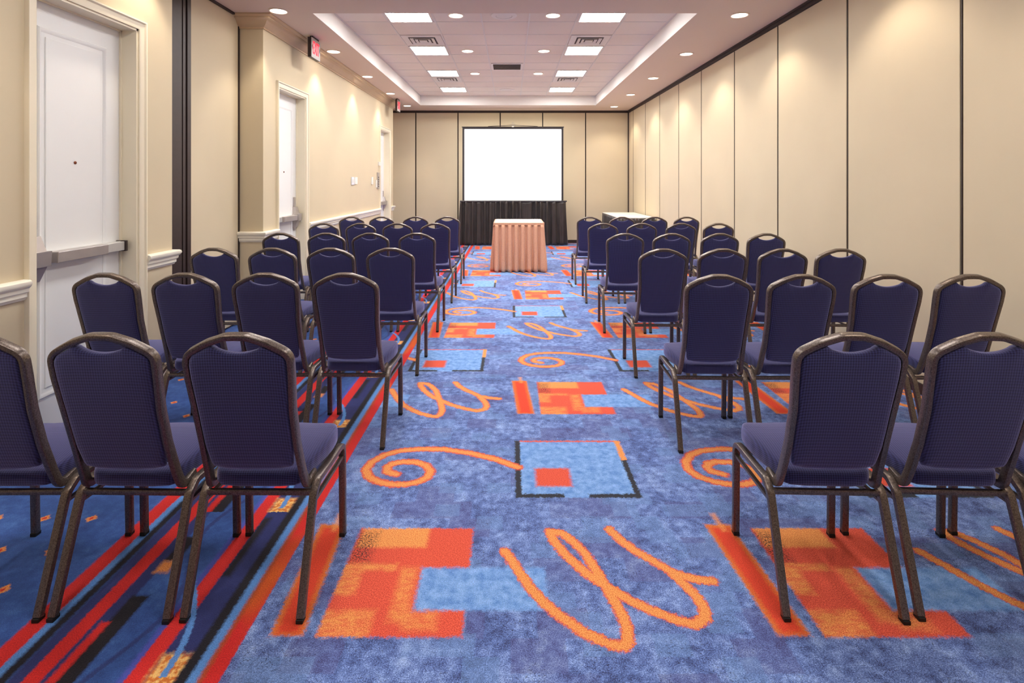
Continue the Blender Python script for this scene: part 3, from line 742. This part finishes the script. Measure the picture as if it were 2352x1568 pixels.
# ------------------------------------------------------------------ banquet chair
def back_y(z): return -.118-.135*((z-.42)/.51)-.012*math.sin(PI*min(1, max(0, (z-.42)/.51)))
def chair_mesh():
    root = empty('banquet_chair')
    tube = rprof(.021, .026, .0035)
    XLg = .1885
    for s in (-1, 1):
        # front leg runs up, bends back into the seat rail
        p = fillet([(s*XLg, .213, .012), (s*XLg, .206, .375), (s*XLg, .04, .375)], [.045], 7)
        m = MB(); sweep(m, p, tube, (1, 0, 0)); o = m.build('leg', M['frame'], root, smooth=True)
        MB().box(s*XLg-.0115, s*XLg+.0115, .199, .227, 0, .014, .002).build('foot_glide', M['rubber'], o)
        g = MB()
        for zz in (.09, .24): g.lathe([(.0005,0),(.0035,0),(.0035,.002),(.0005,.002)], (s*XLg, .196-.002-.0*zz+(.375-zz)*.0, zz), 10, 'y')
        p = fillet([(s*XLg, -.213, .012), (s*XLg, -.100, .350), (s*XLg, -.06, .378), (s*XLg, .045, .375)], [.05, .03], 6)
        m = MB(); sweep(m, p, tube, (1, 0, 0)); o = m.build('leg', M['frame'], root, smooth=True)
        MB().box(s*XLg-.0115, s*XLg+.0115, -.227, -.198, 0, .013, .002).build('foot_glide', M['rubber'], o)
        m = MB(); sweep(m, [(s*XLg, .203, .322), (s*XLg, -.108, .322)], rprof(.012, .016, .003), (1, 0, 0)); m.build('side_brace', M['frame'], root, smooth=True)
    m = MB(); sweep(m, [(-XLg+.009, -.098, .352), (XLg-.009, -.098, .352)], rprof(.016, .019, .003), (0, 0, 1)); m.build('stretcher', M['frame'], root, smooth=True)
    m = MB(); sweep(m, [(-XLg+.009, .15, .372), (XLg-.009, .15, .372)], rprof(.016, .019, .003), (0, 0, 1)); m.build('stretcher', M['frame'], root, smooth=True)
    # back frame outline (half, x>0) in (x,z), centre line
    half = [(.160, .435), (.156, .55), (.158, .68), (.166, .80), (.167, .872), (.095, .911), (.035, .931), (0, .932)]
    H3 = [Vector((x, back_y(z), z)) for x, z in half]
    hook = [Vector((.1655, -.035, .390)), Vector((.1655, -.085, .378)), Vector((.165, -.108, .388))]
    right = fillet([hook[0], hook[1]] + [Vector((.1635, -.119, .418))] + H3[:-1], [.02, .03, .2, .3, .3, .15, .045, .1], 6)
    # fillet dropped last H3 point: rebuild ending at apex
    right = fillet([hook[0], Vector((.1655, -.100, .372))] + H3, [.035, .25, .35, .35, .25, .05, .12, .06], 6)
    left = [Vector((-q.x, q.y, q.z)) for q in right[:-1]]
    path = right + left[::-1]
    # radial width .024 in-plane, .030 deep : sweep with varying plane -> use F = y axis mostly
    m = MB(); k = 0; prof = rprof(.0205, .029, .005); vs = []; n = len(path)
    for i, q in enumerate(path):
        tan = (path[min(n-1, i+1)]-path[max(0, i-1)]).normalized()
        # plane normal of the back, turning with the hook
        if q.z < .45:
            X_ = Vector((1, 0, 0)); Nn = tan.cross(X_).normalized()
            if i > n/2: Nn = -Nn
            lat = X_ if True else X_
        else:
            Fv = Vector((0, 1, .26)).normalized(); lat = tan.cross(Fv).normalized(); Nn = lat.cross(tan).normalized()
            if i <= n/2: pass
        if q.z < .45:
            lat = X_ * 1.0; Nn = Nn
        vs.append((q, lat, Nn, tan))
    # make frames consistent
    prev = None; V = []
    for q, lat, Nn, tan in vs:
        if prev is not None:
            if lat.dot(prev[0]) < 0: lat = -lat
            if Nn.dot(prev[1]) < 0: Nn = -Nn
        prev = (lat, Nn)
        for a, b in prof: V.append(q+lat*a+Nn*b)
    kk = len(prof); fs = []
    for i in range(n-1):
        for a in range(kk): fs.append((i*kk+a, i*kk+(a+1)%kk, (i+1)*kk+(a+1)%kk, (i+1)*kk+a))
    fs += [tuple(range(kk))[::-1], tuple((n-1)*kk+a for a in range(kk))]
    link('back_frame', V, fs, M['frame'], root, smooth=True)
    # back cushion: outline inside the frame, notch at the top = hand hole
    inr = []
    R2 = [q for q in right if q.z > .462]
    for i, q in enumerate(R2):
        t_ = (R2[min(len(R2)-1, i+1)]-R2[max(0, i-1)]); nx, nz = t_.z, -t_.x; l = math.hypot(nx, nz) or 1
        x, z_ = q.x-nx/l*.0112, q.z-nz/l*.0112
        if abs(x) < .050: z_ = None
        if z_ is not None and x > 0: inr.append((x, z_))
    xl, zl = inr[-1]
    for k in range(1, 7):
        a = k/6; x = xl*(1-a); zz = zl-.004-.022*math.sin(a*PI/2)**.8; inr.append((x, zz))
    inr = inr[:-1]
    bot = [(0, .449), (.05, .450), (.10, .455), (.135, .464)]
    loop = bot + inr + [(0, zl-.026)] + [(-x, z_) for x, z_ in inr[::-1]] + [(-x, z_) for x, z_ in bot[:0:-1]]
    # resample evenly
    def resample(L_, n_):
        pts = L_+[L_[0]]; d_ = [0]
        for a, b in zip(pts[:-1], pts[1:]): d_.append(d_[-1]+math.hypot(b[0]-a[0], b[1]-a[1]))
        out = []; j = 0
        for i in range(n_):
            s_ = d_[-1]*i/n_
            while d_[j+1] < s_: j += 1
            q = (s_-d_[j])/(d_[j+1]-d_[j]+1e-9); out.append((pts[j][0]*(1-q)+pts[j+1][0]*q, pts[j][1]*(1-q)+pts[j+1][1]*q))
        return out
    loop = resample(loop, 96); cx, cz = 0, .68; NL = len(loop)
    rings = [(1.0, 0), (.995, .010), (.975, .017), (.93, .021), (.8, .024), (.55, .026), (.25, .027)]
    V = []
    order = [(s_, -d_*.85) for s_, d_ in rings[::-1]] + [(s_, d_) for s_, d_ in rings[1:]]
    for s_, d_ in order:
        for x, z_ in loop:
            X_, Z_ = cx+(x-cx)*s_, cz+(z_-cz)*s_; V.append((X_, back_y(Z_)+d_-.001, Z_))
    fs = []
    for i in range(len(order)-1):
        for a in range(NL): fs.append((i*NL+a, i*NL+(a+1)%NL, (i+1)*NL+(a+1)%NL, (i+1)*NL+a))
    V.append((0, back_y(cz)-.024, cz)); V.append((0, back_y(cz)+.026, cz)); e0, e1 = len(V)-2, len(V)-1; last = (len(order)-1)*NL
    for a in range(NL): fs.append((a, e0, (a+1)%NL)); fs.append((last+a, last+(a+1)%NL, e1))
    link('backrest', V, fs, M['navy'], root, smooth='all')
    # seat cushion
    half = [(0, -.118), (.08, -.118), (.128, -.112), (.150, -.092), (.160, -.06), (.174, 0), (.185, .06), (.188, .12), (.182, .17), (.164, .208), (.13, .230), (.07, .240), (0, .243)]
    loop = half + [(-x, y) for x, y in half[-2:0:-1]]
    loop = resample(loop, 80); NL = len(loop); cx, cy = 0, .06
    def top(y): return .430+.032*math.sin(max(0, min(1, (y+.13)/.24))*PI*.5)-(.018*max(0, (y-.17)/.07)**2)
    def bot_(y): return .376+.014*max(0, min(1, (y+.09)/.07))
    order = [(.2, 'b', 0), (.90, 'b', 0), (.97, 'b', .004), (1.0, 'b', .014), (1.004, 'm', .036), (1.003, 't', -.022), (.992, 't', -.010), (.96, 't', -.003), (.90, 't', 0), (.7, 't', .003), (.4, 't', .005), (.15, 't', .006)]
    V = []
    for s_, kd, dz in order:
        for x, y in loop:
            X_, Y_ = x*s_, cy+(y-cy)*s_
            Z_ = bot_(Y_)+dz*(.8 if y < 0 else 1) if kd in 'bm' else top(cy+(y-cy))+dz if s_ > .85 else top(Y_)+dz
            V.append((X_, Y_, Z_))
    fs = []
    for i in range(len(order)-1):
        for a in range(NL): fs.append((i*NL+a, i*NL+(a+1)%NL, (i+1)*NL+(a+1)%NL, (i+1)*NL+a))
    fs += [tuple(range(NL))[::-1], tuple((len(order)-1)*NL+a for a in range(NL))]
    link('seat', V, fs, M['navy'], root, smooth='all')
    return root

proto = chair_mesh()
# rows: rear-foot distance, chair centres (aisle outwards)
LEFT = [(1.7486, [-.866, -1.293, -1.722]),
        (2.877, [-.866, -1.294, -1.715, -2.131]),
        (3.960, [-.876, -1.304, -1.734, -2.155]),
        (5.119, [-.878, -1.322, -1.742, -2.162]),
        (6.334, [-.878, -1.324, -1.758, -2.186]),
        (7.531, [-.880, -1.329, -1.786, -2.215])]
RIGHT = [(1.7486, [1.090, 1.528, 1.965]),
         (2.831, [1.088, 1.511, 1.963, 2.388]),
         (3.913, [1.100, 1.531, 1.962, 2.385]),
         (5.070, [1.080, 1.512, 1.956, 2.393]),
         (6.316, [1.082, 1.530, 1.990, 2.428]),
         (7.486, [1.090, 1.540, 1.996, 2.432])]
rown = ['nearest', 'second', 'third', 'fourth', 'fifth', 'farthest']
seatn = ['beside the aisle', 'second from the aisle', 'third from the aisle', 'by the wall']
first = True
for side, rows in (('left', LEFT), ('right', RIGHT)):
    for ri, (yr, xs) in enumerate(rows):
        for ci, x in enumerate(xs):
            o = proto if first else copy_tree(proto); first = False
            a = random.uniform(-1.6, 1.6)
            if side == 'right': a -= 1.2
            o.location = (x, yr+.213, 0); o.rotation_euler = (0, 0, math.radians(a))
            where = seatn[ci] if not (len(xs) == 3 and ci == 2) else 'third, cut off'
            tag(o, f'navy banquet chair in the {rown[ri]} row {side} of the aisle, {where}', 'chair', f'navy banquet chairs {side} of the aisle')
